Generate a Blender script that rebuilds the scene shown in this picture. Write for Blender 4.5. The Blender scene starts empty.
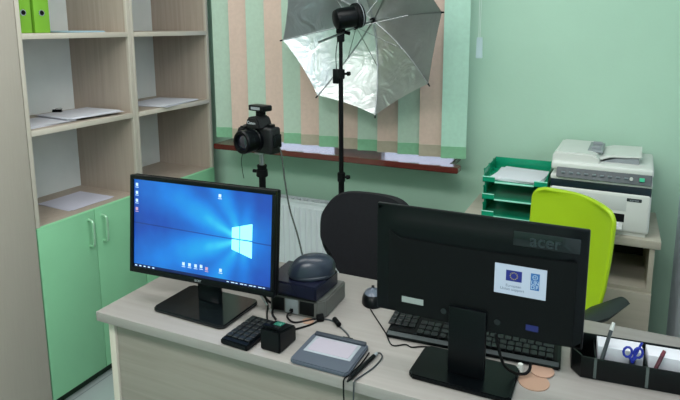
import bpy, bmesh, math, random
from mathutils import Vector, Matrix
random.seed(7)
S = bpy.context.scene
COL = S.collection
PI = math.pi

# ------------------------------------------------------------ camera
cd = bpy.data.cameras.new('camera'); cam = bpy.data.objects.new('camera', cd); COL.objects.link(cam)
yaw, pit, rol = -0.4246, 0.1724, -0.001
fw = Vector((math.sin(yaw)*math.cos(pit), math.cos(yaw)*math.cos(pit), -math.sin(pit)))
r0 = Vector((math.cos(yaw), -math.sin(yaw), 0)); u0 = r0.cross(fw)
rr = r0*math.cos(rol) + u0*math.sin(rol); uu = u0*math.cos(rol) - r0*math.sin(rol)
M = Matrix((rr, uu, -fw)).transposed().to_4x4(); M.translation = (2.0384, -1.5272, 1.5926)
cam.matrix_world = M
cd.sensor_width = 36; cd.lens = 583.28/680*36; cd.shift_x = -12.26/680; cd.shift_y = -73.2/680
cd.clip_start = .02
S.camera = cam
# ------------------------------------------------------------ world, lights, exposure
S.view_settings.view_transform = 'Standard'; S.view_settings.look = 'None'
S.view_settings.exposure = -0.22; S.view_settings.gamma = 1; S.view_settings.use_curve_mapping = False
W = bpy.data.worlds.new('world'); S.world = W; W.use_nodes = True
W.node_tree.nodes['Background'].inputs[0].default_value = (.72, .80, 1, 1)
W.node_tree.nodes['Background'].inputs[1].default_value = 2.2
def area(name, loc, sx, sy, power, col, rot=(0,0,0)):
    l = bpy.data.lights.new(name, 'AREA'); l.shape = 'RECTANGLE'; l.size = sx; l.size_y = sy
    l.energy = power; l.color = col
    o = bpy.data.objects.new(name, l); COL.objects.link(o); o.location = loc; o.rotation_euler = rot
    return o
LC = (1.0, .985, .975)
CEIL = ((.25, -.1), (1.62, -.1), (.25, -1.8), (1.62, -1.8))
for i, (x, y) in enumerate(CEIL):
    area('ceiling_lamp_light', (x, y, 2.655), 1.12, .56, (12, 14, 17, 40)[i], LC)

# ------------------------------------------------------------ helpers
def lin(c):
    if isinstance(c, str):
        c = [int(c[i:i+2], 16)/255 for i in (0, 2, 4)]
        c = [v/12.92 if v <= .04045 else ((v+.055)/1.055)**2.4 for v in c]
    return (*c, 1)
def mat(name, col, rough=.5, metal=0, spec=.5, noise=0, nscale=8, bump=0, bscale=80, emit=0, trans=0, alpha=1, coat=0, stretch=None, ior=1.45):
    m = bpy.data.materials.new(name); m.use_nodes = True
    nt = m.node_tree; b = nt.nodes['Principled BSDF']
    c = lin(col); b.inputs['Base Color'].default_value = c
    b.inputs['Roughness'].default_value = rough; b.inputs['Metallic'].default_value = metal
    b.inputs['Specular IOR Level'].default_value = spec; b.inputs['IOR'].default_value = ior
    b.inputs['Transmission Weight'].default_value = trans; b.inputs['Alpha'].default_value = alpha
    b.inputs['Coat Weight'].default_value = coat
    if emit: b.inputs['Emission Color'].default_value = c; b.inputs['Emission Strength'].default_value = emit
    tc = nt.nodes.new('ShaderNodeTexCoord'); mp = nt.nodes.new('ShaderNodeMapping')
    nt.links.new(tc.outputs['Object'], mp.inputs[0])
    if stretch: mp.inputs['Scale'].default_value = stretch
    n = nt.nodes.new('ShaderNodeTexNoise'); n.inputs['Scale'].default_value = nscale; n.inputs['Detail'].default_value = 5
    nt.links.new(mp.outputs[0], n.inputs[0])
    amt = noise if noise else .03
    rp = nt.nodes.new('ShaderNodeMapRange'); rp.inputs['From Min'].default_value = .3; rp.inputs['From Max'].default_value = .7
    rp.inputs['To Min'].default_value = 1-amt; rp.inputs['To Max'].default_value = 1+amt
    nt.links.new(n.outputs[0], rp.inputs[0])
    mx = nt.nodes.new('ShaderNodeVectorMath'); mx.operation = 'SCALE'; mx.inputs[0].default_value = c[:3]
    nt.links.new(rp.outputs[0], mx.inputs['Scale']); nt.links.new(mx.outputs[0], b.inputs['Base Color'])
    if bump:
        n2 = nt.nodes.new('ShaderNodeTexNoise'); n2.inputs['Scale'].default_value = bscale
        nt.links.new(tc.outputs['Object'], n2.inputs[0])
        bp = nt.nodes.new('ShaderNodeBump'); bp.inputs['Strength'].default_value = bump; bp.inputs['Distance'].default_value = .003
        nt.links.new(n2.outputs[0], bp.inputs['Height']); nt.links.new(bp.outputs[0], b.inputs['Normal'])
    return m
def wood(name, c1, c2, axis='z', rough=.45, sc=1.0):
    """laminate with fine grain running along one axis"""
    m = bpy.data.materials.new(name); m.use_nodes = True; nt = m.node_tree; b = nt.nodes['Principled BSDF']
    b.inputs['Roughness'].default_value = rough; b.inputs['Specular IOR Level'].default_value = .4
    tc = nt.nodes.new('ShaderNodeTexCoord'); mp = nt.nodes.new('ShaderNodeMapping')
    mp.inputs['Scale'].default_value = {'z': (60, 60, 2.5), 'x': (2.5, 60, 60), 'y': (60, 2.5, 60)}[axis]
    nt.links.new(tc.outputs['Object'], mp.inputs[0])
    n = nt.nodes.new('ShaderNodeTexNoise'); n.inputs['Scale'].default_value = sc; n.inputs['Detail'].default_value = 4; n.inputs['Distortion'].default_value = .6
    nt.links.new(mp.outputs[0], n.inputs[0])
    mx = nt.nodes.new('ShaderNodeValToRGB'); mx.color_ramp.elements[0].color = lin(c1); mx.color_ramp.elements[1].color = lin(c2)
    mx.color_ramp.elements[0].position = .33; mx.color_ramp.elements[1].position = .68
    nt.links.new(n.outputs[0], mx.inputs[0]); nt.links.new(mx.outputs[0], b.inputs['Base Color'])
    return m

class G:
    """collects shapes, linked as ONE mesh object"""
    def __init__(s): s.b = bmesh.new()
    def box(s, x0, x1, y0, y1, z0, z1, bev=0, seg=2, mtx=None):
        t = bmesh.new(); r = bmesh.ops.create_cube(t, size=1)
        for v in t.verts: v.co = Vector(((x0+x1)/2+v.co.x*(x1-x0), (y0+y1)/2+v.co.y*(y1-y0), (z0+z1)/2+v.co.z*(z1-z0)))
        if bev: bmesh.ops.bevel(t, geom=t.edges[:], offset=bev, segments=seg, affect='EDGES', profile=.5)
        return s.add(t, mtx)
    def add(s, t, mtx=None):
        if mtx is not None: t.transform(mtx)
        me = bpy.data.meshes.new('t'); t.to_mesh(me); t.free(); s.b.from_mesh(me); bpy.data.meshes.remove(me); return s
    def cyl(s, p0, p1, r0, r1=None, n=20, bev=0):
        p0, p1 = Vector(p0), Vector(p1); r1 = r0 if r1 is None else r1
        t = bmesh.new(); d = p1-p0
        bmesh.ops.create_cone(t, cap_ends=True, segments=n, radius1=r0, radius2=r1, depth=d.length)
        if bev:
            es = [e for e in t.edges if any(len(f.verts) > 4 for f in e.link_faces)]
            bmesh.ops.bevel(t, geom=es, offset=bev, segments=2, affect='EDGES')
        return s.add(t, Matrix.Translation((p0+p1)/2) @ d.to_track_quat('Z', 'Y').to_matrix().to_4x4())
    def sphere(s, c, r, sc=(1,1,1), n=20):
        t = bmesh.new(); bmesh.ops.create_uvsphere(t, u_segments=n, v_segments=n//2+2, radius=r)
        return s.add(t, Matrix.Translation(c) @ Matrix.Diagonal((*sc, 1)))
    def lathe(s, prof, n=28, mtx=None):
        t = bmesh.new(); rings = []
        for r, z in prof:
            rings.append([t.verts.new((r*math.cos(2*PI*k/n), r*math.sin(2*PI*k/n), z)) for k in range(n)])
        for a, b in zip(rings, rings[1:]):
            for k in range(n): t.faces.new((a[k], a[(k+1) % n], b[(k+1) % n], b[k]))
        t.faces.new(rings[0][::-1]); t.faces.new(rings[-1])
        return s.add(t, mtx)
    def tube(s, pts, r, n=8, smooth=True, closed=False):
        P = [Vector(p) for p in pts]
        if smooth and len(P) > 2: P = spline(P)
        t = bmesh.new(); rings = []; up = Vector((0, 0, 1)); pu = None
        for i, p in enumerate(P):
            d = (P[min(i+1, len(P)-1)]-P[max(i-1, 0)]).normalized()
            if pu is None:
                pu = d.cross(up) if abs(d.z) < .9 else d.cross(Vector((1, 0, 0)))
            pu = (pu - d*pu.dot(d)).normalized(); v = d.cross(pu)
            rings.append([t.verts.new(p+(pu*math.cos(2*PI*k/n)+v*math.sin(2*PI*k/n))*r) for k in range(n)])
        for a, b in zip(rings, rings[1:]):
            for k in range(n): t.faces.new((a[k], a[(k+1) % n], b[(k+1) % n], b[k]))
        t.faces.new(rings[0][::-1]); t.faces.new(rings[-1])
        return s.add(t)
    def prism(s, poly, h0, h1, axis='z', bev=0, mtx=None):
        t = bmesh.new()
        f = {'z': lambda a, b, h: (a, b, h), 'y': lambda a, b, h: (a, h, b), 'x': lambda a, b, h: (h, a, b)}[axis]
        lo = [t.verts.new(f(a, b, h0)) for a, b in poly]; hi = [t.verts.new(f(a, b, h1)) for a, b in poly]
        t.faces.new(lo[::-1]); t.faces.new(hi)
        for i in range(len(poly)): j = (i+1) % len(poly); t.faces.new((lo[i], lo[j], hi[j], hi[i]))
        bmesh.ops.recalc_face_normals(t, faces=t.faces[:])
        if bev: bmesh.ops.bevel(t, geom=t.edges[:], offset=bev, segments=2, affect='EDGES')
        return s.add(t, mtx)
    def quad(s, *ps):
        s.b.faces.new([s.b.verts.new(p) for p in ps]); return s
    def grid(s, nu, nv, fn, thick=0, mtx=None):
        """surface from fn(u,v), optionally given a thickness along its normal"""
        t = bmesh.new(); V = [[t.verts.new(fn(i/nu, j/nv)) for j in range(nv+1)] for i in range(nu+1)]
        for i in range(nu):
            for j in range(nv): t.faces.new((V[i][j], V[i+1][j], V[i+1][j+1], V[i][j+1]))
        bmesh.ops.recalc_face_normals(t, faces=t.faces[:])
        if thick: bmesh.ops.solidify(t, geom=t.faces[:], thickness=thick)
        return s.add(t, mtx)
    def make(s, name, m, parent=None, smooth=True, loc=None, label=None, angle=35):
        me = bpy.data.meshes.new(name)
        bmesh.ops.recalc_face_normals(s.b, faces=s.b.faces[:])
        if smooth:
            ca = math.radians(angle)
            for f in s.b.faces: f.smooth = True
            for e in s.b.edges:
                if len(e.link_faces) == 2 and e.calc_face_angle(0) > ca: e.smooth = False
        s.b.to_mesh(me); s.b.free(); me.materials.append(m)
        o = bpy.data.objects.new(name, me); COL.objects.link(o)
        if parent is not None: o.parent = parent
        if loc is not None: o.location = loc
        if label: o['label'] = label
        return o
def spline(P, k=6):
    out = []
    for i in range(len(P)-1):
        a, b, c, d = P[max(i-1, 0)], P[i], P[i+1], P[min(i+2, len(P)-1)]
        for j in range(k):
            t = j/k
            out.append(.5*((2*b)+(c-a)*t+(2*a-5*b+4*c-d)*t*t+(3*b-a-3*c+d)*t**3))
    out.append(P[-1]); return out
def empty(name, loc, label, cat, rz=0, group=None):
    o = bpy.data.objects.new(name, None); COL.objects.link(o); o.empty_display_size = .05
    o.location = loc; o.rotation_euler = (0, 0, rz); return tag(o, label, cat, group)
def tag(o, label, cat, group=None):
    o['label'] = label; o['category'] = cat
    if group: o['group'] = group
    return o
def struct(o): o['kind'] = 'structure'; return o
def text(name, s, size, m, parent, mtx, depth=.0004, label=None, bold=0):
    cu = bpy.data.curves.new('t', 'FONT'); cu.body = s; cu.size = size; cu.extrude = depth; cu.offset = bold
    cu.align_x = 'CENTER'; cu.align_y = 'CENTER'
    o = bpy.data.objects.new('t', cu); COL.objects.link(o)
    dg = bpy.context.evaluated_depsgraph_get(); me = bpy.data.meshes.new_from_object(o.evaluated_get(dg))
    bpy.data.objects.remove(o); me.name = name; me.materials.clear(); me.materials.append(m)
    me.transform(mtx)
    n = bpy.data.objects.new(name, me); COL.objects.link(n); n.parent = parent
    if label: n['label'] = label
    return n
FACE = Matrix.Rotation(PI/2, 4, 'X')       # text facing -y
def T(*v): return Matrix.Translation(v)
def R(a, ax): return Matrix.Rotation(math.radians(a), 4, ax)

# ------------------------------------------------------------ materials
m_wall = mat('green_wall_paint', 'b2d4bf', .75, noise=.03, nscale=3, bump=.15, bscale=60)
m_side = mat('pale_wall_paint', 'e4eefa', .8)
m_ceil = mat('ceiling_paint', 'dfe3e0', .9)
m_lam = wood('beige_laminate', 'ae9f91', 'b8aa9c')
m_lam_l = mat('light_edge_banding', 'c6bdb0', .5)
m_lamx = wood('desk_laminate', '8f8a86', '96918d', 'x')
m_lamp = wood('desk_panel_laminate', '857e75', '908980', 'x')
m_lamt = wood('table_laminate', 'aea89a', 'b6b0a2', 'x')
m_ward = mat('wardrobe_laminate', 'b0a79c', .5, noise=.02, stretch=(20, 20, 1))
m_white = mat('white_board', 'e6eae8', .6)
m_gdoor = mat('green_door_laminate', '8ac79c', .42, noise=.02)
m_gedge = mat('green_edge_band', '97dfae', .4)
m_dark = mat('dark_plinth', '14301f', .6)
m_blk = mat('black_plastic', '04070a', .35, spec=.22)
m_blk2 = mat('matt_black_plastic', '040608', .6, spec=.2)
m_gloss = mat('gloss_black_plastic', '101518', .12)
m_key = mat('key_plastic', '0e1317', .42)
m_chr = mat('chrome', 'c8ccd0', .2, metal=1)
m_steel = mat('brushed_steel', '9a9ea0', .35, metal=1)
m_paper = mat('white_paper', 'd9dae2', .8)
m_wplast = mat('printer_white_plastic', 'd3d6d2', .4)
m_gplast = mat('printer_grey_plastic', '8e9499', .45)

def floor_mat():
    m = bpy.data.materials.new('pale_floor_tile'); m.use_nodes = True; nt = m.node_tree; b = nt.nodes['Principled BSDF']
    tc = nt.nodes.new('ShaderNodeTexCoord'); br = nt.nodes.new('ShaderNodeTexBrick')
    br.offset = 0; br.inputs['Scale'].default_value = 1; br.inputs['Brick Width'].default_value = .45; br.inputs['Row Height'].default_value = .45
    br.inputs['Mortar Size'].default_value = .004
    br.inputs['Color1'].default_value = lin('9aa5a5'); br.inputs['Color2'].default_value = lin('a2adad'); br.inputs['Mortar'].default_value = lin('7c8686')
    nt.links.new(tc.outputs['Object'], br.inputs[0]); nt.links.new(br.outputs[0], b.inputs['Base Color'])
    b.inputs['Roughness'].default_value = .3
    return m

# ------------------------------------------------------------ room shell
XL, XR, YB, YF, ZC = -.42, 2.318, 1.20, -3.2, 2.7
WX0, WX1, WZ0, WZ1 = .14, 1.36, .975, 2.25
struct(G().box(XL-.1, XR+.1, YF-.1, YB+.4, -.1, 0).make('floor', floor_mat(), smooth=False))
struct(G().box(XL-.1, XR+.1, YF-.1, YB+.4, ZC, ZC+.1).make('ceiling', m_ceil, smooth=False))
struct(G().box(XL-.1, XL, YF, YB, 0, ZC).make('wall_left', m_wall, smooth=False))
struct(G().box(XR, XR+.1, YF, YB, 0, ZC).make('wall_right', m_side, smooth=False))
struct(G().box(XL-.1, XR+.1, YF-.1, YF, 0, ZC).make('wall_front', m_wall, smooth=False))
struct(G().box(XL-.1, WX0, YB, YB+.3, 0, ZC).box(WX1, XR+.1, YB, YB+.3, 0, ZC)
       .box(WX0, WX1, YB, YB+.3, 0, WZ0-.03).box(WX0, WX1, YB, YB+.3, WZ1, ZC).make('wall_back', m_wall, smooth=False))
m_frame = mat('white_window_frame', 'd8dcdc', .35)
m_glass = mat('window_glass', 'f0f6f8', .02, trans=1, ior=1.1)
g = G(); yw = YB+.18
for a, b, c, d in ((WX0, WX1, WZ0, WZ0+.06), (WX0, WX1, WZ1-.06, WZ1), (WX0, WX0+.06, WZ0+.06, WZ1-.06), (WX1-.06, WX1, WZ0+.06, WZ1-.06), (.61, .90, WZ0+.06, WZ1-.06)):
    g.box(a, b, yw, yw+.06, c, d, .004)
win = struct(g.make('window_1', m_frame))
G().box(WX0+.05, .615, yw+.025, yw+.035, WZ0+.05, WZ1-.05).make('glass_pane', m_glass, win, smooth=False)
G().box(.895, WX1-.05, yw+.025, yw+.035, WZ0+.05, WZ1-.05).make('glass_pane', m_glass, win, smooth=False)
# mahogany window sill
m_sill = mat('mahogany_sill', '5e2c26', .16, noise=.12, nscale=4, stretch=(2, 30, 30), coat=.5)
sill = G().prism([(.118, .93), (1.435, .93), (1.435, .995), (1.385, .998), (1.385, YB-.001), (.118, YB-.001)], .947, .975, 'z', .004).make('trim_1', m_sill); struct(sill)

# ------------------------------------------------------------ ceiling lamps
m_led = mat('lamp_diffuser', 'f4faf6', .5, emit=1.5)
for i, (x, y) in enumerate(CEIL):
    t = empty('ceiling_lamp', (x, y, ZC), ('wide ceiling panel lamp over the bookcases', 'wide ceiling panel lamp over the rear-facing monitor', 'wide ceiling panel lamp behind the viewer on the wardrobe side', 'wide ceiling panel lamp right behind the viewer')[i], 'lamp', group='ceiling panel lamps')
    gg = G()
    for a, b, c, d in ((-.6, .6, -.3, -.285), (-.6, .6, .285, .3), (-.6, -.585, -.285, .285), (.585, .6, -.285, .285)): gg.box(a, b, c, d, -.035, 0)
    gg.make('frame', m_frame, t); G().box(-.585, .585, -.285, .285, -.03, -.02).make('diffuser', m_led, t)

# ------------------------------------------------------------ vertical blinds
m_sg = mat('mint_blind_fabric', 'b6cdbb', .85, noise=.04, nscale=60, bump=.2, bscale=300)
m_sp = mat('pink_blind_fabric', 'd6bcae', .85, noise=.04, nscale=60, bump=.2, bscale=300)
m_sa = mat('aqua_blind_fabric', 'b2d9c6', .85, noise=.04, nscale=60)
m_hg = mat('mint_blind_hem', '82b893', .85, noise=.05, nscale=60)
m_hp = mat('pink_blind_hem', 'b0a894', .85, noise=.05, nscale=60)
bl = empty('vertical_blind', (.76, 1.02, 2.4), 'vertical blind of alternating mint and pink fabric slats over the window', 'blind')
G().box(-.72, .72, -.02, .025, -.05, -.005, .003).make('headrail', m_frame, bl)
bx = [.082, .186, .293, .402, .505, .606, .708, .815, .918, 1.02, 1.123, 1.228, 1.338]
for i, x in enumerate(bx):
    pink = i % 2 == 1; last = i == len(bx)-1
    w = .101 if not last else .112
    mm = m_sp if pink else (m_sa if last else m_sg)
    a = R(14, 'Z'); mx = T(x+.052-.76, 0, 0) @ a
    gg = G().grid(6, 1, lambda u, v: ((u-.5)*w, .004*math.cos((u-.5)*PI), -1.37+1.32*v), .0012, mtx=mx)
    s = gg.make('slat', mm, bl, label=('pink fabric slat' if pink else 'mint green fabric slat'))
    hh = G().grid(6, 1, lambda u, v: ((u-.5)*(w+.001), .004*math.cos((u-.5)*PI)+.0005, -1.405+.055*v), .004, mtx=mx)
    hh.make('weight_pocket', m_hp if pink else m_hg, s)
cdp = G().tube([(.725, .02, -.03), (.728, .02, -.5), (.728, .02, -.86)], .0015, 6)
cdp.tube([(.717, .02, -.03), (.719, .02, -.5), (.722, .02, -.86)], .0015, 6).make('pull_cord', mat('cord_white', 'c4d8cd', .6), bl)
G().prism([(-.012, 0), (.012, 0), (.014, -.09), (-.014, -.09)], -.006, .006, 'y', .002, mtx=T(.727, .02, -.86)).make('cord_weight', mat('cord_weight_plastic', 'bcd2d6', .4), bl)

# ------------------------------------------------------------ radiator
m_rad = mat('radiator_enamel', 'dfe5ea', .35)
rd = empty('radiator', (.62, 1.125, 0), 'white ribbed panel radiator under the window sill', 'radiator')
gg = G().box(-.44, .44, -.03, -.02, .14, .66, .003)
for k in range(26): gg.box(-.43+k*.0338, -.412+k*.0338, -.036, -.028, .165, .635, .003, 1)
gg.make('front_panel', m_rad, rd)
G().box(-.44, .44, .02, .03, .14, .66, .003).make('rear_panel', m_rad, rd)
gg = G()
for k in range(30): gg.box(-.43+k*.0292, -.424+k*.0292, -.02, .02, .16, .64)
gg.make('convector_fins', m_rad, rd)
gg = G().box(-.44, .44, -.032, -.026, .655, .67, .001).box(-.44, .44, .026, .032, .655, .67, .001)
for k in range(22): gg.box(-.44+k*.0415, -.43+k*.0415, -.026, .026, .656, .664)
gg.box(-.444, -.436, -.032, .032, .14, .67, .002).box(.436, .444, -.032, .032, .14, .67, .002)
gg.make('top_grille', m_rad, rd)
gg = G()
for x in (-.3, .3): gg.box(x-.015, x+.015, .03, .07, .2, .6)
gg.box(-.3, -.27, -.02, .03, 0, .14).box(.27, .3, -.02, .03, 0, .14).make('bracket', m_rad, rd)

# ------------------------------------------------------------ bookcases
def bookcase(y0, y1, label, first):
    D = .38; H = 2.05; t = empty('bookcase', (0, y0, 0), label, 'bookcase', group='open bookcases with green doors'); L = y1-y0
    gg = G().box(-D, -.018, 0, .018, 0, H).box(-D, -.018, L-.018, L, 0, H).box(-D, -.018, .018, L-.018, H-.02, H)
    gg.make('carcass', m_lam, t, smooth=False)
    G().box(-.018, -.002, 0, .0178, .802, H, .0008).box(-.018, -.002, L-.0178, L, .802, H, .0008).make('edge_trim', m_lam_l, t)
    G().box(-D-.004, -D, 0, L, .05, H).make('back_panel', m_white, t, smooth=False)
    for z in (.778, 1.168, 1.541):
        sh = G().box(-D, -.018, .018, L-.018, z, z+.022).make('shelf', m_lam, t, smooth=False)
        if z > 1: G().box(-.018, -.002, .018, L-.018, z, z+.022, .0008).make('shelf_edge', m_lam_l, sh)
    G().box(-D, -.018, .018, L-.018, .05, .068).make('bottom_panel', m_lam, t, smooth=False)
    G().box(-.05, -.035, .0, L, 0, .05).make('plinth', m_dark, t, smooth=False)
    mid = L/2
    for k, (a, b) in enumerate(((.002, mid-.0015), (mid+.0015, L-.002))):
        d = G().box(-.017, 0, a, b, .05, .798, .0008).make('door', m_gdoor, t)
        G().box(-.0172, .0002, a, b, .798, .8005).make('edge_band', m_gedge, d)
        hy = mid-.036 if k == 0 else mid+.038
        G().tube([(0, hy, .765), (.022, hy, .76), (.028, hy, .74), (.028, hy, .672), (.022, hy, .65), (0, hy, .645)], .0055, 10).make('handle', mat('green_tinted_steel', 'b4dcc0', .3, metal=.6), d)
bookcase(-.0385, .5215, 'bookcase with green double doors nearest the camera, holding two lime binders', True)
bookcase(.5225, 1.084, 'bookcase with green doors next to the window, one paper stack on its middle shelf', False)
wd = empty('wardrobe', (0, -.04, 0), 'tall closed beige laminate wardrobe left of the open bookcases', 'wardrobe')
G().box(-.38, -.02, -.8, -.001, 0, 2.05).make('carcass', m_ward, wd, smooth=False)
G().box(-.018, 0, -.798, -.402, .04, 2.045, .001).make('door', m_ward, wd); G().box(-.018, 0, -.398, -.003, .04, 2.045, .001).make('door', m_ward, wd)

def paper(name, x, y, z, w, l, h, rz, label, cat='papers', m=m_paper, group=None, n=1):
    gg = G()
    for k in range(n):
        a = math.radians(random.uniform(-7, 7) if k else 0); hh = h/n
        gg.box(-w/2, w/2, -l/2, l/2, k*hh, (k+1)*hh-.0002, mtx=Matrix.Rotation(a, 4, 'Z') @ T(random.uniform(-.01, .01), random.uniform(-.01, .01), 0))
    o = gg.make(name, m, smooth=False); o.location = (x, y, z); o.rotation_euler = (0, 0, math.radians(rz)); tag(o, label, cat, group); return o
m_pap2 = mat('lilac_paper', 'd3d2e2', .8)
paper('paper_stack', -.15, .118, 1.191, .21, .235, .006, 4, 'loose stack of white sheets at the left end of the middle shelf, nearest bookcase', n=4)
paper('paper_stack', -.15, .342, 1.1975, .22, .27, .010, -6, 'thicker stack of white papers under a black clip on the middle shelf', n=5)
cl = empty('binder_clip', (-.25, .30, 1.2078), 'small black clip lying on the papers on the middle shelf', 'clip', .6)
G().prism([(-.009, 0), (.009, 0), (.002, .012), (-.002, .012)], -.02, .02, 'x', .0008).make('jaw', m_blk, cl)
G().tube([(-.012, .009, .005), (-.012, .03, .012), (.012, .03, .012), (.012, .009, .005)], .001, 6).make('wire_arm', m_blk, cl)
paper('paper_sheet', -.17, .30, .8012, .22, .23, .002, -4, 'white sheets lying on the low shelf above the green doors', m=m_pap2, n=2)
paper('paper_stack', -.13, .84, 1.191, .24, .30, .008, 10, 'stack of white papers on the middle shelf of the bookcase by the window', n=4)
paper('paper_folder', -.13, .28, 1.5642, .24, .20, .006, 3, 'thin pale blue folder lying on the upper shelf beside the lime binders', 'folder', m=mat('pale_blue_folder', 'a9c6d4', .6), n=2)

m_lime = mat('lime_binder', '7fb835', .45)
def binder(y, label, rz):
    t = empty('ring_binder', (-.03, y, 1.5642), label, 'binder', rz, 'lime ring binders')
    w = .066; gg = G().box(-.004, 0, -w/2, w/2, 0, .318, .0015).box(-.27, -.003, -w/2, -w/2+.003, 0, .318, .001).box(-.27, -.003, w/2-.003, w/2, 0, .318, .001)
    gg.make('cover', m_lime, t)
    G().box(-.25, -.02, -w/2+.012, w/2-.012, .004, .29).make('paper_block', m_paper, t, smooth=False)
    G().lathe([(.0125, 0), (.0125, .0015), (.009, .002), (.009, 0)], mtx=T(0, 0, .077) @ R(90, 'Y')).make('finger_ring', m_chr, t)
    G().cyl((0, 0, .077), (.0012, 0, .077), .009).make('finger_hole', m_blk2, t)
    G().box(0, .0008, -.022, .022, .13, .27).make('spine_label', m_paper, t, smooth=False)
    return t
binder(.014, 'lime green ring binder against the side panel of the upper shelf', .0)
binder(.093, 'lime green ring binder standing beside the pale blue folder', -.03)

# ------------------------------------------------------------ desk
DX0, DX1, DY0, DY1, DZ = .751, 2.314, -.433, .083, .80
dk = empty('office_desk', (DX0, DY0, 0), 'long beige laminate office desk with solid front panel and thick light top', 'desk')
W_ = DX1-DX0; DD = DY1-DY0
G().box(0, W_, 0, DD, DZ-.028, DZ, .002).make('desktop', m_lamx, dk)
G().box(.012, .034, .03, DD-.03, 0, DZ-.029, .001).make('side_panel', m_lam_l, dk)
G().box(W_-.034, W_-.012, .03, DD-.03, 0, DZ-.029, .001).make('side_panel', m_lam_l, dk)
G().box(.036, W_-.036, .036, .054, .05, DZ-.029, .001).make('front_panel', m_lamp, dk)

# ------------------------------------------------------------ left monitor
def screen_mat():
    m = bpy.data.materials.new('lit_screen'); m.use_nodes = True; nt = m.node_tree; N = nt.nodes; L = nt.links
    b = N['Principled BSDF']; b.inputs['Base Color'].default_value = (.01, .01, .015, 1); b.inputs['Roughness'].default_value = .35
    tc = N.new('ShaderNodeTexCoord'); sp = N.new('ShaderNodeSeparateXYZ'); L.new(tc.outputs['Object'], sp.inputs[0])
    def mth(op, a, b_=None, c=None):
        n = N.new('ShaderNodeMath'); n.operation = op
        for i, v in enumerate((a, b_, c)):
            if v is None: continue
            if isinstance(v, (int, float)): n.inputs[i].default_value = v
            else: L.new(v, n.inputs[i])
        return n.outputs[0]
    # object space: x across, z up, logo centre at the origin of this field
    dx = mth('SUBTRACT', sp.outputs[0], .385-.25); dz = mth('SUBTRACT', sp.outputs[2], -.005)
    r = mth('SQRT', mth('ADD', mth('POWER', mth('ABSOLUTE', mth('MULTIPLY', dx, .8)), 2), mth('POWER', mth('ABSOLUTE', dz), 2)))
    ang = mth('ARCTAN2', dz, mth('MULTIPLY', dx, -1))          # 0 = toward the left
    # beams fanning to the left
    beam = mth('POWER', mth('ABSOLUTE', mth('COSINE', mth('MULTIPLY', mth('SUBTRACT', ang, .42), 4.3))), 2)
    mr_ = N.new('ShaderNodeMapRange'); mr_.inputs['From Min'].default_value = .05; mr_.inputs['From Max'].default_value = -.10; L.new(dx, mr_.inputs['Value']); left = mr_.outputs[0]
    fall = mth('DIVIDE', .072, mth('ADD', r, .055))
    n = N.new('ShaderNodeTexNoise'); n.inputs['Scale'].default_value = 14; L.new(tc.outputs['Object'], n.inputs[0])
    v = mth('MULTIPLY', fall, mth('ADD', mth('ADD', .38, mth('MULTIPLY', left, .22)), mth('MULTIPLY', mth('MULTIPLY', beam, left), .55)))
    v = mth('MULTIPLY', v, mth('ADD', .75, mth('MULTIPLY', n.outputs[0], .5)))
    # thin dark seam line running left from the logo
    seam = mth('LESS_THAN', mth('ABSOLUTE', mth('SUBTRACT', dz, mth('MULTIPLY', dx, -.02))), .0016)
    v = mth('MULTIPLY', v, mth('SUBTRACT', 1, mth('MULTIPLY', seam, .5)))
    cr = N.new('ShaderNodeValToRGB'); L.new(v, cr.inputs[0]); e = cr.color_ramp.elements
    e[0].position = .06; e[0].color = lin('082c84'); e[1].position = 1; e[1].color = lin('b8f6ff')
    for p, c in ((.16, '0a4cb8'), (.3, '0a80e6'), (.5, '14a8f4'), (.72, '3fdcff')):
        q = e.new(p); q.color = lin(c)
    L.new(cr.outputs[0], b.inputs['Emission Color']); b.inputs['Emission Strength'].default_value = 1.12
    return m
def emis(name, col, s=1.0): return mat(name, col, .5, emit=s)
m_icon = emis('icon_white', 'b4cbe4', .7); m_icr = emis('icon_pink', 'b48ca4', .7); m_win = emis('logo_cyan', '8ceeff', 1.15); m_tb = emis('taskbar_navy', '0b1c4c', .5)

def monitor(name, loc, rz, label, w, h, zb, front):
    """front: +1 = screen faces -y, -1 = its back does; zb = height of panel's bottom over the desk"""
    t = empty(name, loc, label, 'monitor', rz)
    return t
ml = monitor('computer_monitor', (1.022, -.29, DZ), math.radians(-.5), 'black computer monitor with lit blue desktop screen facing the camera', 0, 0, 0, 1)
w2, z0, z1 = .2395, .080, .367
# body
g = G().box(-w2, w2, .004, .022, z0, z1, .004).box(-w2+.05, w2-.05, .02, .045, z0+.04, z1-.05, .008)
g.make('rear_shell', m_blk2, ml)
g = G()
g.box(-w2, w2, -.008, .005, z1-.012, z1, .002).box(-w2, w2, -.008, .005, z0, z0+.017, .002)
g.box(-w2, -w2+.012, -.008, .005, z0+.015, z1-.010, .002).box(w2-.012, w2, -.008, .005, z0+.018, z1-.011, .002)
bz = g.make('bezel', m_blk, ml)
text('brand_letters', 'acer', .013, mat('letter_grey', '8b9094', .4), bz, T(.0, -.0085, z0+.010) @ FACE)
scz = (z0+.016+z1-.012)/2-.0; sh = (z1-.012-(z0+.016))/2; sw = w2-.012
sc = G().box(-sw, sw, -.003, .004, -sh, sh).make('screen', screen_mat(), ml, smooth=False, loc=(0, 0, scz))
def sq(u0, u1, v0, v1, m, nm, y=-.0036):     # u,v as fractions of the screen from top left
    X = lambda u: -sw+2*sw*u; Z = lambda v: sh-2*sh*v
    return (X(u0), X(u1), y, -.003, Z(v1), Z(v0))
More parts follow.
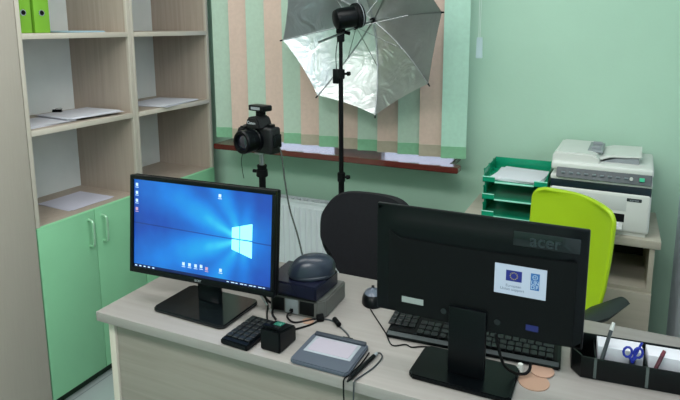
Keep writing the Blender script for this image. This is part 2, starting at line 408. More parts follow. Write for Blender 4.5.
# windows logo: four slanted panes
g = G(); lx0, lx1 = .105-.0, .168; 
for (a0, a1) in ((.105, .128), (.131, .168)):
    for up in (1, -1):
        k = lambda x: .030+(x-.105)*.27
        ps = [(a0, -.003+up*.002), (a1, -.003+up*.002), (a1, -.003+up*k(a1)), (a0, -.003+up*k(a0))]
        g.prism(ps, -.0038, -.003, 'y')
g.make('desktop_logo', m_win, sc, smooth=False)
for (u, v, mm) in ((.022, .06, m_icon), (.022, .15, m_icon), (.022, .24, m_icon), (.022, .335, m_icr), (.643, .075, m_icon), (.385, .875, m_icon), (.43, .875, m_icon), (.475, .875, m_icon), (.515, .87, m_icon), (.555, .885, m_icr), (.655, .875, m_icon)):
    g = G(); a = sq(u-.009, u+.009, v-.017, v+.017, mm, ''); g.box(*a, .0)
    a = sq(u-.013, u+.013, v+.028, v+.034, mm, ''); g.box(*a)
    g.make('desktop_icon', mm, sc, smooth=False)
g = G().box(*sq(0, 1, .965, 1, m_tb, '', -.0034)); tb = g.make('taskbar', m_tb, sc, smooth=False)
g = G()
for k in range(5): g.box(*sq(.01+k*.034, .026+k*.034, .976, .989, m_icon, '', -.004))
g.make('taskbar_icons', m_icon, tb, smooth=False); g = G()
for k in range(9): g.box(*sq(.70+k*.031, .715+k*.031+.008*(k % 2), .978, .987, m_icon, '', -.004))
g.make('tray_icons', m_icon, tb, smooth=False)
# panel leans back a little on its stand
tilt = T(-.008, 0, .225) @ R(3.5, 'Z') @ R(-5.5, 'X') @ T(0, 0, -.225)
for o in ml.children: o.matrix_basis = tilt @ o.matrix_basis
G().box(-.038, .038, .012, .030, .012, z0+.09, .004).make('stand_neck', m_gloss, ml)
G().prism([(-.128, -.065), (-.118, -.078), (.108, -.084), (.121, -.074), (.124, .075), (.112, .088), (-.112, .088), (-.124, .075)], 0.0005, .012, 'z', .003).make('stand_base', m_gloss, ml)

# ------------------------------------------------------------ right monitor, seen from behind
mr = monitor('computer_monitor', (1.780, -.31, DZ), 0, 'black computer monitor seen from behind with a white sticker on its back', 0, 0, 0, -1)
a, b, c, d = -.230, .234, .121, .384
g = G().box(a, b, .004, .016, c, d, .003)
g.make('front_bezel', m_blk, mr)
G().box(a+.010, b-.010, .0155, .017, c+.016, d-.010).make('screen', m_gloss, mr, smooth=False, label='dark screen facing away')
def shell(u, v):
    x = a+.004+(b-a-.008)*u; z = c+.004+(d-c-.008)*v
    k = min(1, min(u, 1-u)*9); kk = min(1, min(v, 1-v)*6); s = (k*k*(3-2*k))*(kk*kk*(3-2*kk))
    return (x, .004-.012*s, z)
G().grid(36, 22, shell).make('rear_shell', m_blk, mr)
G().prism([(-.195, .33), (-.165, .315), (0, .312), (.215, .318), (.215, .10+.03), (.17, .128), (-.17, .128), (-.195, .15)], -.012, -.007, 'y', .002).make('rear_cover', m_blk2, mr)
G().box(.085, .218, -.0115, -.006, .335, .367, .0015).make('gloss_panel', mat('gloss_panel_plastic', '10181a', .15), mr)
text('brand_letters', 'acer', .036, mat('embossed_dark_grey', '222b2f', .3), mr, T(.150, -.0118, .350) @ FACE, bold=.0006)
st = G().box(.050, .157, -.0128, -.0118, .224, .291).make('sticker', mat('sticker_white', 'b4bccf', .6), mr, smooth=False, label='white sticker with two blue emblems')
m_eu = mat('flag_blue', '1a2478', .6); m_st = mat('star_yellow', 'a89a5a', .6); m_un = mat('emblem_blue', '2d62a0', .6)
fl = G().box(.074, .107, -.0132, -.0127, .255, .279).make('blue_flag', m_eu, st, smooth=False)
g = G()
for k in range(12):
    cx, cz = .0905+.0075*math.sin(k*PI/6), .267+.0075*math.cos(k*PI/6)
    pts = [(cx+(.0018 if j % 2 == 0 else .0008)*math.sin(j*PI/5), cz+(.0018 if j % 2 == 0 else .0008)*math.cos(j*PI/5)) for j in range(10)]
    g.prism(pts, -.0135, -.0131, 'y')
g.make('flag_stars', m_st, fl, smooth=False)
un = G().box(.125, .143, -.0132, -.0127, .243, .280).make('emblem', m_un, st, smooth=False)
g = G().lathe([(.0055, 0), (.0055, .0003), (.0044, .0003), (.0044, 0)], 20, mtx=T(.134, -.0131, .2715) @ R(90, 'X'))
g.box(.1285, .1395, -.0134, -.0131, .2712, .2718).box(.1337, .1343, -.0134, -.0131, .266, .277)
g.box(.1337, .1343, -.0134, -.0131, .244, .2635).box(.1255, .1425, -.0134, -.0131, .2535, .2542); g.box(.1255, .1425, -.0134, -.0131, .2632, .2638)
g.make('emblem_lines', m_icon if False else mat('emblem_pale', 'a9bfd6', .6), un, smooth=False)
mt = mat('print_grey', '5a6480', .6)
for s_, x, z in (('U', .1297, .2587), ('N', .1385, .2587), ('D', .1297, .2488), ('P', .1385, .2488)):
    text('emblem_letter', s_, .0105, mat('emblem_letter_white', 'b9cbe0', .6) if s_ == 'U' else bpy.data.materials['emblem_letter_white'], un, T(x, -.0133, z) @ FACE, .0001)
for k, (xx, zz, s_) in enumerate(((.0905, .244, 'European'), (.088, .236, 'Union support'))):
    text('sticker_text', s_, .0085, mt, st, T(xx, -.0129, zz) @ FACE, .0001)
G().box(-.160, -.108, -.0128, -.0118, .158, .172).make('small_label', mat('label_grey', '8f9794', .6), mr, smooth=False, label='small pale label')
G().box(.120, .146, -.0128, -.0118, .150, .163).make('blue_reflection_patch', mat('dark_blue_reflection', '1a2160', .5), mr, smooth=False, label='dark blue patch painted for a reflection')  # thin painted patch for a small blue reflection on the black plastic
G().cyl((-.06, -.012, .155), (-.06, -.0135, .155), .007).make('screw_cap', m_gloss, mr); G().cyl((.06, -.012, .155), (.06, -.0135, .155), .007).make('screw_cap', m_gloss, mr)
G().box(-.046, .038, -.022, -.008, .012, .175, .004).make('stand_neck', m_blk, mr)
G().prism([(-.128, -.050), (-.118, -.062), (.092, -.064), (.103, -.055), (.104, .062), (.093, .075), (-.112, .075), (-.125, .062)], .0005, .012, 'z', .003).make('stand_base', m_blk, mr)

# ------------------------------------------------------------ black office chair
m_fab = mat('black_chair_fabric', '17181d', .95, noise=.12, nscale=90, bump=.4, bscale=400)
ch = empty('office_chair', (1.160, .395, 0), 'black fabric office chair behind the desk, its wide backrest toward the window', 'chair')
def backf(u, v):
    z = .535+.375*v; zz = (v-.5)*2
    hw = .215*(1-.10*max(0, -zz)**2-.07*max(0, zz)**4)
    x = (u-.5)*2*hw
    zt = z - (.07*abs((u-.5)*2)**5)*(1 if v > .5 else -1)*abs(zz) - .05*abs((u-.5)*2)**2*(-1 if v < .5 else 0)*abs(zz)
    return (x, .205+.06*(zz*.3)**2-.045*(abs(u-.5)*2)**2+.03*v, zt)
bk = G().grid(24, 16, backf, .045).make('backrest', m_fab, ch, angle=70)
md = bk.modifiers.new('round', 'BEVEL'); md.width = .018; md.segments = 3; md.limit_method = 'ANGLE'; md.angle_limit = 1.0
G().prism([(-.22, -.19), (-.17, -.235), (.17, -.235), (.22, -.19), (.215, .17), (.17, .205), (-.17, .205), (-.215, .17)], .45, .51, 'z', .016).make('seat', m_fab, ch)
G().tube([(0, .05, .44), (0, .24, .43), (0, .275, .50), (0, .27, .70)], .016, 10).make('back_bracket', m_blk2, ch)
G().cyl((0, 0, .09), (0, 0, .46), .025, .02).make('gas_column', m_blk2, ch)
for k in range(5):
    a_ = k*2*PI/5+.3; c_, s_ = math.cos(a_), math.sin(a_)
    lg = G().tube([(0, 0, .11), (.15*c_, .15*s_, .095), (.27*c_, .27*s_, .07)], .016, 8).make('leg', m_blk2, ch)
    G().cyl((.27*c_-.02*s_, .27*s_+.02*c_, .027), (.27*c_+.02*s_, .27*s_-.02*c_, .027), .026, n=16, bev=.004).cyl((.27*c_, .27*s_, .03), (.27*c_, .27*s_, .075), .008).make('caster', m_blk2, lg)

# ------------------------------------------------------------ lime chair
m_lim = mat('lime_chair_plastic', 'a2c41c', .42)
gc = empty('office_chair', (1.775, .375, 0), 'lime green shell office chair with dark armrest, beside the printer table', 'chair', math.radians(-37))
def lime(u, v):
    hw = .178+.006*v; e = (u-.5)*2; n = v
    z = .50+.508*v
    rc = .058; dz_ = max(0, z-(1.008-rc)); k = (hw-rc+math.sqrt(max(0, rc*rc-dz_*dz_)))/hw
    k *= 1-.18*max(0, .45-v)
    x = e*hw*k
    y = .215+.085*v-.055*(1-e*e)*0-.04*e*e + .02*math.sin(v*PI)
    return (x, y, z)
lb = G().grid(24, 40, lime, .016).make('backrest_shell', m_lim, gc, angle=70)
md = lb.modifiers.new('round', 'BEVEL'); md.width = .006; md.segments = 2; md.limit_method = 'ANGLE'; md.angle_limit = 1.0
G().prism([(-.19, -.19), (-.15, -.225), (.15, -.225), (.19, -.19), (.19, .17), (.15, .215), (-.15, .215), (-.19, .17)], .45, .50, 'z', .016).make('seat', m_lim, gc)
for sx in (-1, 1):
    ar = G().tube([(sx*.185, .05, .47), (sx*.228, .07, .49), (sx*.228, .12, .665)], .011, 8).make('armrest', m_blk2, gc)
    G().grid(10, 6, lambda u, v: (sx*.222+(v-.5)*.075*(1-.35*abs(u-.5)*2), .045+.22*u, .698+.022*u-.012*(2*v-1)**2), .022).make('arm_pad', mat('dark_arm_pad', '1d2724', .5), ar, angle=70)
G().cyl((0, 0, .09), (0, 0, .46), .025, .02).make('gas_column', m_blk2, gc)
for k in range(5):
    a_ = k*2*PI/5+.1; c_, s_ = math.cos(a_), math.sin(a_)
    lg = G().tube([(0, 0, .11), (.14*c_, .14*s_, .095), (.23*c_, .23*s_, .07)], .016, 8).make('leg', m_blk2, gc)
    G().cyl((.23*c_-.02*s_, .23*s_+.02*c_, .027), (.23*c_+.02*s_, .23*s_-.02*c_, .027), .026, n=16, bev=.004).cyl((.23*c_, .23*s_, .03), (.23*c_, .23*s_, .075), .008).make('caster', m_blk2, lg)

# ------------------------------------------------------------ printer table
pt = empty('printer_table', (1.485, .815, 0), 'beige laminate side cabinet in the corner carrying printer and green trays', 'cabinet')
Lx, Ly = .75, .38
G().box(0, Lx, 0, Ly, .768, .80, .002).make('top', m_lamt, pt)
g = G().box(.02, .038, .008, Ly, 0, .767).box(Lx-.036, Lx-.018, .008, Ly, 0, .767).box(.038, Lx-.036, .008, Ly, .05, .07).box(.365, .383, .008, Ly-.01, .07, .767)
g.make('carcass', m_lamt, pt, smooth=False)
G().box(.038, Lx-.036, Ly-.01, Ly, .07, .767).make('back_panel', mat('shelf_back_dark', '20261f', .7), pt, smooth=False)
for x0, x1 in ((.038, .365), (.383, Lx-.036)): G().box(x0, x1, .01, Ly-.01, .585, .603).make('shelf', m_lamt, pt, smooth=False)
for x0, x1, kx in ((.02, .372, .34), (.376, Lx-.018, .59)):
    d_ = G().box(x0, x1, -.008, .008, .055, .59, .001).make('door', m_lamt, pt)
    if x0 > .2: G().cyl((.405, -.009, .56), (.405, -.022, .56), .008, .010).make('knob', mat('knob_pale', 'b8bcb4', .3), d_)

# ------------------------------------------------------------ green letter trays
m_tray = mat('green_translucent_plastic', '17a980', .22, trans=.3, noise=.04)
m_lip = mat('bright_tray_rim', 'a4f0da', .15)
ty0, ty1 = .845, 1.125
for k in range(3):
    z = .8012+k*.074
    t = empty('letter_tray', (1.69, .985, z), ('green plastic letter tray at the bottom of the stack', 'green plastic letter tray in the middle of the stack', 'topmost green plastic letter tray holding a white sheet')[k], 'letter tray', group='green letter trays')
    hx, hy = .128, .14
    g = G().box(-hx, hx, -hy, hy, 0, .003)
    g.box(-hx, -hx+.003, -hy+.02, hy, 0, .048, .0005).box(hx-.003, hx, -hy+.02, hy, 0, .048, .0005).box(-hx, hx, hy-.003, hy, 0, .050, .0005)
    g.box(-hx, -hx+.05, -hy, -hy+.003, 0, .022).box(hx-.05, hx, -hy, -hy+.003, 0, .022)
    g.make('tray_body', m_tray, t)
    g = G().box(-hx-.001, -hx+.05, -hy-.002, -hy+.002, .022, .026, .001).box(hx-.05, hx+.001, -hy-.002, -hy+.002, .022, .026, .001)
    g.box(-hx+.05, hx-.05, -hy-.003, -hy+.003, .0, .006, .001); g.make('front_rim', m_lip, t)
    g = G()
    for sx in (-1, 1):
        for yy in (-hy+.05, hy-.01):
            if k < 2: g.box(sx*(hx-.004)-.004, sx*(hx-.004)+.004, yy-.006, yy+.006, .0, .0728)
    for yy in (-.10, .0, .1): g.box(-hx-.004, -hx, yy-.008, yy+.008, .043, .049, .001)
    g.make('riser', m_tray, t)
o = paper('paper_sheet', 1.70, .975, .8012+2*.074+.0035, .20, .215, .012, -3, 'white sheet with faint print in the topmost green tray', n=3)
# ------------------------------------------------------------ printer
pr = empty('laser_printer', (2.01, .835, .8005), 'white multifunction laser printer with document feeder on the side cabinet', 'printer', math.radians(-2))
hw = .181; dp = .335
g = G().box(-hw, hw, 0.0, dp, .012, .168, .012, 3)
g.box(-hw+.01, hw-.01, .01, dp, .0, .014)
g.make('lower_body', m_wplast, pr)
G().box(-hw+.002, hw-.002, .004, dp-.01, .158, .196, .003).make('dark_band', mat('printer_dark_blue', '1a2833', .3), pr)
G().box(-hw+.0, hw-.0, .002, dp-.005, .193, .212, .005).make('scanner_frame', m_wplast, pr)
G().prism([(-.012, .206), (.012, .243), (.05, .243), (.05, .206)], -hw+.022, hw-.004, 'x', .002).make('control_panel', mat('panel_grey', '3c464b', .35), pr)
cp = pr.children[-1] if False else None
g = G()
for k in range(9): g.box(-hw+.04+k*.028, -hw+.055+k*.028, -.0065, .0, .222, .228, .001, mtx=None)
g.make('panel_buttons', mat('button_grey', '7a858b', .4), pr)
G().box(.135, .153, -.0105, 0, .219, .232, .002).make('start_button', mat('green_button', '3fae86', .4, emit=.4), pr)
G().cyl((.108, -.0095, .225), (.108, 0, .225), .006).make('round_button', m_wplast, pr)
# lid and feeder
G().box(-hw-.001, hw+.001, .012, dp-.005, .228, .262, .010, 3).make('scanner_lid', m_wplast, pr)
G().prism([(-hw+.0, .25), (-hw+.0, .288), (-hw+.012, .298), (-.035, .298), (-.012, .285), (-.002, .25)], .03, dp-.012, 'y', .006).make('feeder_cover', m_wplast, pr)
G().box(-.058, -.002, .10, dp-.05, .292, .300, .002).make('feeder_slot', m_gplast, pr)
G().prism([(-.022, .262), (.03, .282), (.135, .288), (.14, .294), (.03, .291), (-.03, .273)], .08, dp-.03, 'y', .002).make('feeder_tray', m_wplast, pr)
G().prism([(0, .2625), (.05, .279), (.13, .2865), (.13, .2625)], .086, dp-.04, 'y').make('feeder_shadow_gap', m_gplast, pr)  # solid grey wedge standing in for the shade under the feeder tray
for yy in (.13, .23): G().box(-.046, -.01, yy, yy+.012, .298, .312, .002).make('paper_guide', m_gplast, pr)
G().box(.098, .150, -.002, .003, .136, .150, .003).make('brand_badge', mat('badge_dark', '262d33', .3), pr)
text('brand_letters', 'xerox', .013, mat('badge_letters', '9aa3a8', .4), pr, T(.124, -.0024, .143) @ FACE, .0004)
G().box(-.11, .095, -.001, .01, .052, .085, .002).make('output_slot', m_blk2, pr)
tr = G().box(-.10, .09, -.055, .01, .036, .046, .003).make('paper_tray', m_wplast, pr)
G().box(-.085, .08, -.052, .01, .0465, .049).make('printed_sheet', m_paper, pr, smooth=False)
G().box(-.12, .10, -.0015, .004, .095, .155, .004).make('front_hatch', mat('hatch_white', 'c6cac8', .4), pr)

# ------------------------------------------------------------ box stack on the desk
m_silver = mat('silver_grey_plastic', '555653', .45)
m_navy = mat('navy_black_plastic', '15182a', .25)
lb_ = empty('card_reader', (1.272, -.145, DZ), 'silver-grey box device with dark side vents under the navy box', 'device', math.radians(2))
g = G().prism([(-.078, -.078), (.066, -.078), (.086, -.056), (.086, .075), (-.078, .075)], .0005, .052, 'z', .003)
g.make('body', m_silver, lb_)
G().box(-.030, .010, -.0805, -.077, .006, .047, .001).make('socket_plate', mat('plate_grey', '7b8184', .4), lb_)
G().box(-.014, -.005, -.082, -.079, .014, .020).make('socket', m_blk2, lb_)
G().box(.014, .058, -.0800, -.077, .008, .046, .001).make('vent', m_blk2, lb_); G().box(-.072, -.034, -.0800, -.077, .008, .046, .001).make('vent', m_blk2, lb_)
nv = empty('navy_box', (1.258, -.155, DZ+.0525), 'flat navy black box on the silver device, under the grey dome', 'device', math.radians(2))
G().prism([(-.080, -.070), (.082, -.076), (.090, .055), (.075, .07), (-.08, .07)], 0, .042, 'z', .004).make('body', m_navy, nv)
G().box(-.078, .08, -.0765, -.070, .004, .007).make('seam', m_blk2, nv)
dm = empty('desktop_scanner', (1.292, -.155, DZ+.095), 'dark blue-grey dome shaped scanner on top of the navy box', 'scanner', math.radians(38))
def dome(k, h):
    def f(u, v):
        a_ = u*2*PI; ph = v*PI/2
        ca, sa = math.cos(a_), math.sin(a_)
        rx = .068*(abs(ca)**.9)*(1 if ca > 0 else -1); ry = .045*(abs(sa)**.9)*(1 if sa > 0 else -1)
        zz = h*math.sin(ph)**.95*(1-.10*rx/.068*math.cos(ph))
        return (k*rx*math.cos(ph)**.75 + .012*math.sin(ph), k*ry*math.cos(ph)**.75, max(0, zz))
    return f
G().lathe([(.056, 0), (.060, .003), (.060, .008), (.054, .012)], 32, mtx=Matrix.Diagonal((1.1, .78, 1, 1))).make('base', mat('slate_base', '28303b', .4), dm)
G().grid(36, 12, dome(.98, .050), mtx=T(0, 0, .011)).make('dome', mat('slate_blue_plastic', '232b38', .3), dm, angle=80)

# ------------------------------------------------------------ numeric keypad
def keys(parent, layout, x0, y0, pitch, zt, hgt=.005, mm=m_key):
    me_cache = {}
    for (cx, cy, w) in layout:
        if w not in me_cache:
            o = G().box(-w/2*pitch+.0013, w/2*pitch-.0013, -pitch/2+.0013, pitch/2-.0013, 0, hgt, .0014, 1).make('key', mm, parent)
            me_cache[w] = o.data
        else:
            o = bpy.data.objects.new('key', me_cache[w]); COL.objects.link(o); o.parent = parent
        o.location = (x0+cx*pitch, y0-cy*pitch, zt)
np_ = empty('numeric_keypad', (1.221, -.363, DZ), 'small black numeric keypad at the desk front, right of the lit monitor', 'keypad', math.radians(-3))
G().prism([(-.040, -.068), (.040, -.068), (.042, -.064), (.042, .062), (.038, .068), (-.038, .068), (-.042, .062), (-.042, -.064)], .0005, .016, 'z', .003).make('housing', m_blk, np_)
keys(np_, [(c_, r_, 1) for r_ in range(6) for c_ in range(4)], -.0285, .052, .019, .0155)
# ------------------------------------------------------------ fingerprint scanner
fp = empty('fingerprint_scanner', (1.312, -.368, DZ), 'small black box shaped fingerprint scanner with green glass window', 'scanner', math.radians(-2))
G().prism([(-.040, 0.0005), (.036, 0.0005), (.036, .040), (.024, .046), (-.040, .058)], -.030, .028, 'x', .003, mtx=None).make('body', m_blk, fp)
G().prism([(-.035, .058), (-.018, .0555), (-.018, .062), (-.035, .064)], -.026, .024, 'x', .002).make('hood', m_blk, fp)
G().box(-.012, .010, -.012, .012, .0515, .0545, .001, mtx=T(.0, -.004, .001) @ R(-9, 'X')).make('glass_window', mat('green_scan_glass', '2e6a5a', .08), fp)
G().box(-.018, .014, .030, .044, .012, .036, .003).make('cable_plug', m_blk2, fp)

# ------------------------------------------------------------ signature pad
m_slate = mat('slate_grey_plastic', '4b525e', .45)
sg = empty('signature_pad', (1.452, -.362, DZ), 'grey signature pad with pale screen at the front edge of the desk', 'signature pad', math.radians(1))
g = G().prism([(-.070, -.068), (.070, -.070), (.077, -.062), (.077, .060), (.070, .067), (-.070, .067), (-.077, .060), (-.077, -.060)], .0005, .012, 'z', .003)
g.make('body', m_slate, sg)
G().box(-.070, .070, .052, .066, .010, .018, .003).make('pen_rest', mat('slate_dark', '343a44', .45), sg)
fr = G().box(-.062, .062, -.022, .050, .0115, .0135, .001).make('screen_frame', mat('silver_frame', '9aa0a8', .4), sg)
G().box(-.054, .054, -.016, .044, .0134, .0142).make('screen', mat('lcd_pale_lilac', 'a9a2ae', .25), fr, smooth=False, label='pale lilac screen')
G().box(-.0, .028, .066, .078, .002, .012, .002).make('cable_plug', m_blk2, sg)

def cable(name, pts, r, label, m=m_blk2, cat='cable'):
    return tag(G().tube(pts, r, 7).make(name, m), label, cat)
def cord_of(o, name, pts, r, m):        # a cord that belongs to thing o, given in room coordinates
    Mw = Matrix.Translation(o.location) @ o.rotation_euler.to_matrix().to_4x4() @ Matrix.Diagonal((*o.scale, 1))
    inv = Mw.inverted(); return G().tube([inv @ Vector(p) for p in pts], r/o.scale[0], 7).make(name, m, o)
Z = DZ+.0025
sty = empty('stylus', (1.547, -.372, DZ+.006), 'dark stylus pen lying beside the grey signature pad', 'pen', math.radians(82))
G().cyl((-.062, 0, 0), (.045, 0, 0), .0052, .0050, 14, .001).cyl((-.062, 0, 0), (-.075, 0, -.002), .005, .0018, 14).make('barrel', m_blk, sty)
G().cyl((.045, 0, 0), (.058, 0, 0), .0046, .0034, 14).make('end_cap', m_gplast, sty)
cord_of(sty, 'cord', [(1.555, -.313, Z+.003), (1.562, -.306, Z), (1.572, -.325, Z), (1.568, -.37, Z), (1.556, -.41, Z), (1.550, -.436, Z), (1.549, -.4385, DZ-.02), (1.548, -.439, DZ-.12), (1.549, -.438, DZ-.3)], .0018, mat('cord_dark_grey', '30353a', .5))
cord_of(sg, 'cord', [(1.535, -.315, Z), (1.536, -.35, Z), (1.534, -.385, Z), (1.528, -.42, Z), (1.525, -.437, Z), (1.524, -.4395, DZ-.02), (1.528, -.44, DZ-.12), (1.536, -.439, DZ-.3)], .0018, m_blk2)
# cables around the box stack
cable('usb_cable', [(1.466, -.288, Z+.004), (1.455, -.262, Z), (1.425, -.238, Z), (1.385, -.212, Z), (1.352, -.212, Z)], .0022, 'thin grey cable from the signature pad to the black connector', mat('cable_grey', '3a3f42', .5))
G_ = empty('cable_connector', (1.347, -.214, DZ), 'black cable connector with a small white tag on the desk', 'connector', .6)
G().box(-.010, .010, -.017, .017, .0005, .016, .003).make('plug_body', m_blk2, G_)
G().box(-.002, .014, .016, .030, .0005, .024, .002).make('white_tag', m_wplast, G_)
ad = empty('ferrite_bead', (1.402, -.222, DZ+.009), 'small black cylindrical bead on the signature pad cable', 'bead', -.75)
G().cyl((-.018, 0, 0), (.018, 0, 0), .0068, .0068, 14, .0015).make('bead_body', m_blk2, ad)
cable('power_cable', [(1.338, -.218, Z), (1.30, -.258, Z), (1.28, -.262, Z+.004), (1.262, -.245, Z+.006), (1.268, -.225, Z+.01), (1.262, -.232, DZ+.017)], .0026, 'black cable curling in front of the silver box device')
cable('scanner_cable', [(1.31, -.325, DZ+.018), (1.312, -.30, Z+.003), (1.335, -.262, Z), (1.345, -.240, Z), (1.350, -.226, Z+.003)], .0024, 'black cable behind the fingerprint scanner')
cable('keypad_cable', [(1.221, -.297, DZ+.009), (1.222, -.285, Z), (1.20, -.25, Z+.003), (1.17, -.20, Z), (1.13, -.16, Z), (1.09, -.15, Z)], .0024, 'black cable from the keypad running behind the lit monitor')
cable('video_cable', [(1.10, -.235, DZ+.10), (1.13, -.20, DZ+.05), (1.16, -.185, Z+.004), (1.19, -.20, Z), (1.225, -.262, Z+.012), (1.245, -.275, Z+.004)], .0032, 'thick black cable drooping from the rear of the lit monitor')
cable('white_cable', [(1.115, -.225, DZ+.085), (1.15, -.215, DZ+.04), (1.175, -.21, Z+.002), (1.205, -.235, Z), (1.222, -.26, Z+.002)], .0022, 'thin pale cable beside the lit monitor base', mat('cable_pale', '9ea3a3', .5))
m_peach = mat('peach_tone', 'a2826f', .6)  # flat peach-coloured discs lying on the desktop
for x, y, r_, lab in ((1.331, -.206+.0, .016, 'peach coloured round disc lying by the connector with white tag'), (1.925, -.258, .030, 'larger peach round disc beside the rear-facing monitor base'), (1.951, -.228, .022, 'smaller peach round disc nearest the black keyboard end')):
    pass
tag(G().cyl((1.322, -.236, DZ+.0002), (1.322, -.236, DZ+.0015), .016, n=32).make('peach_disc', m_peach), 'tiny peach round disc lying beside the connector with white tag', 'flat_disc')
tag(G().cyl((1.918, -.270, DZ+.0002), (1.918, -.270, DZ+.002), .034, n=36).make('peach_disc', m_peach), 'largest peach round disc beside the base of the rear-facing monitor', 'flat_disc')
tag(G().cyl((1.930, -.222, DZ+.0025), (1.930, -.222, DZ+.0045), .027, n=36).make('peach_disc', mat('peach_tone_light', 'ac8a78', .6)), 'peach round disc overlapping the largest one, nearest the black keyboard', 'flat_disc')
cable('monitor_cable', [(1.84, -.334, DZ+.13), (1.855, -.318, DZ+.06), (1.875, -.285, DZ+.022), (1.895, -.262, DZ+.010), (1.905, -.25, DZ+.016), (1.906, -.243, DZ+.03)], .0035, 'black cable bending down behind the rear-facing monitor')
tag(G().cyl((1.884, -.243, DZ+.0005), (1.884, -.243, DZ+.022), .007, .006, 16, .001).make('white_stub', m_wplast), 'small white stopper standing by the rear-facing monitor base', 'stub')  # small white stub, taken for part of a cable connector

# ------------------------------------------------------------ computer mouse
ms = empty('computer_mouse', (1.437, -.052, DZ), 'black computer mouse with grey top, left of the rear-facing monitor', 'mouse', math.radians(112))
def mouse(u, v):
    a_ = u*2*PI; ph = v*PI/2; ca, sa = math.cos(a_), math.sin(a_)
    return (.054*ca*math.cos(ph)**.7, .032*sa*math.cos(ph)**.7*(1-.12*ca), .0008+.034*math.sin(ph)*(1+.0*ca)-.006*ca*math.sin(ph))
G().grid(32, 10, mouse).make('shell', m_blk, ms, angle=80)
G().grid(32, 5, lambda u, v: (lambda p: (p[0]*1.0, p[1]*1.0, p[2]+.0012))(mouse(u, .52+.48*v))).make('top_cover', mat('mouse_grey', '5a6270', .3), ms, angle=80)
G().cyl((.024, -.004, .029), (.024, .004, .029), .007, n=14).make('scroll_wheel', m_blk2, ms)
cable('mouse_cable', [(1.452, -.110, DZ+.006), (1.468, -.127, Z), (1.50, -.165, Z), (1.539, -.212, Z), (1.574, -.259, Z), (1.603, -.243, Z), (1.622, -.248, Z), (1.640, -.237, Z), (1.665, -.229, Z), (1.71, -.2265, Z)], .0017, 'thin black mouse cable lying in a bend left of the keyboard')

# ------------------------------------------------------------ keyboard
kb = empty('computer_keyboard', (1.752, -.137, DZ), 'full size black computer keyboard behind the rear-facing monitor base', 'keyboard', math.radians(3.5))
kw = .212
G().prism([(-.078, .0005), (.070, .0005), (.070, .026), (-.074, .016), (-.078, .010)], -kw, kw, 'x', .003).make('housing', m_blk, kb)
G().prism([(-.0785, .0105), (-.0705, .0175), (-.0715, .0178), (-.0795, .011)], -kw+.004, kw-.004, 'x').make('front_strip', mat('keyboard_strip', '3a4143', .35), kb)
kt = G().prism([(-.066, .016), (.060, .0245), (.060, .0262), (-.066, .0180)], -kw+.008, kw-.008, 'x').make('key_bed', m_blk2, kb)
ky = bpy.data.objects.new('t', None)
pk = .0185; lay = []
for r_, row in enumerate(([1]*15+[0]*0, [1]*13+[2], [1.5]+[1]*12+[1.5], [1.75]+[1]*11+[2.25], [2.25]+[1]*10+[2.75], [1.25, 1.25, 1.25, 6.25, 1.25, 1.25, 1.25, 1.25])):
    x = 0
    for w in row: lay.append((x+w/2, r_, w)); x += w
    if r_ in (0, 1, 2): lay += [(15.7+k, r_, 1) for k in range(3)]
    if r_ == 4: lay.append((16.7, r_, 1))
    if r_ == 5: lay += [(15.7+k, r_, 1) for k in range(3)]
    if r_ > 0: lay += [(19.2+k, r_, 1) for k in range(4)]
cache = {}
seen = 0
for cx, cy, w in lay[:100]:
    # the worker sits on the window side, so the rows run from the camera's far side
    X = kw-.016-cx*pk*.985+.0; Y = -.052+cy*.0198
    Y = -.056+(5-cy)*.0 + cy*.0208
    if w not in cache:
        o = G().box(-w/2*pk*.985+.0012, w/2*pk*.985-.0012, -.0088, .0088, 0, .0055, .0013, 1).make('key', m_key, kb); cache[w] = o.data
    else:
        o = bpy.data.objects.new('key', cache[w]); COL.objects.link(o); o.parent = kb
    o.location = (X, Y, .0182+(Y+.066)*.065); o.rotation_euler = (.065, 0, 0)

# ------------------------------------------------------------ desk organizer
m_org = mat('organizer_black', '070c0e', .35, spec=.3)
og = empty('desk_organizer', (2.165, -.145, DZ), 'long black desk organizer with several compartments at the right of the desk', 'organizer', math.radians(5))
x0, x1, y0_, y1_ = -.178, .158, -.048, .045
g = G().prism([(x0+.02, y0_), (x1, y0_), (x1, y1_), (x0, y1_), (x0, y0_+.03)], .0005, .006, 'z', .001)
g.box(x0+.02, x1, y0_, y0_+.004, .004, .052, .001).box(x0, x1, y1_-.004, y1_, .004, .064, .001).box(x0, x0+.004, y0_+.028, y1_, .004, .058, .001).box(x1-.004, x1, y0_, y1_, .004, .055, .001)
g.add((lambda t_: t_)(bmesh.new()))
g.prism([(x0, y0_+.03), (x0+.02, y0_), (x0+.023, y0_+.003), (x0+.003, y0_+.032)], .004, .054, 'z')
g.make('tray_body', m_org, og)
for k, x in enumerate((-.128, -.022, .060)):
    G().box(x-.0015, x+.0015, y0_+.004, y1_-.004, .006, .050, .0005).make('divider', m_org, og)
for x in (-.128, -.022): G().box(x-.003, x+.003, y0_-.0008, y0_+.0006, .004, .052).make('clear_strip', mat('clear_strip_grey', '56605f', .3), og, label='greyish strip')
def inorg(v): return og.matrix_basis @ Vector(v)
def org_item(name, loc, label, cat, rz=0, group=None):
    p = inorg(loc); return empty(name, p, label, cat, og.rotation_euler.z+rz, group)
nb = org_item('note_block', (-.077, .012, .0065), 'white note block in the left compartment of the black organizer', 'note block'); G().box(-.045, .05, -.024, .024, 0, .058, .0006).make('paper_block', m_paper, nb)
nb = org_item('note_block', (.018, .012, .0065), 'white note block in the middle compartment behind the blue scissors', 'note block'); G().box(-.035, .036, -.024, .024, 0, .056, .0006).make('paper_block', m_paper, nb)
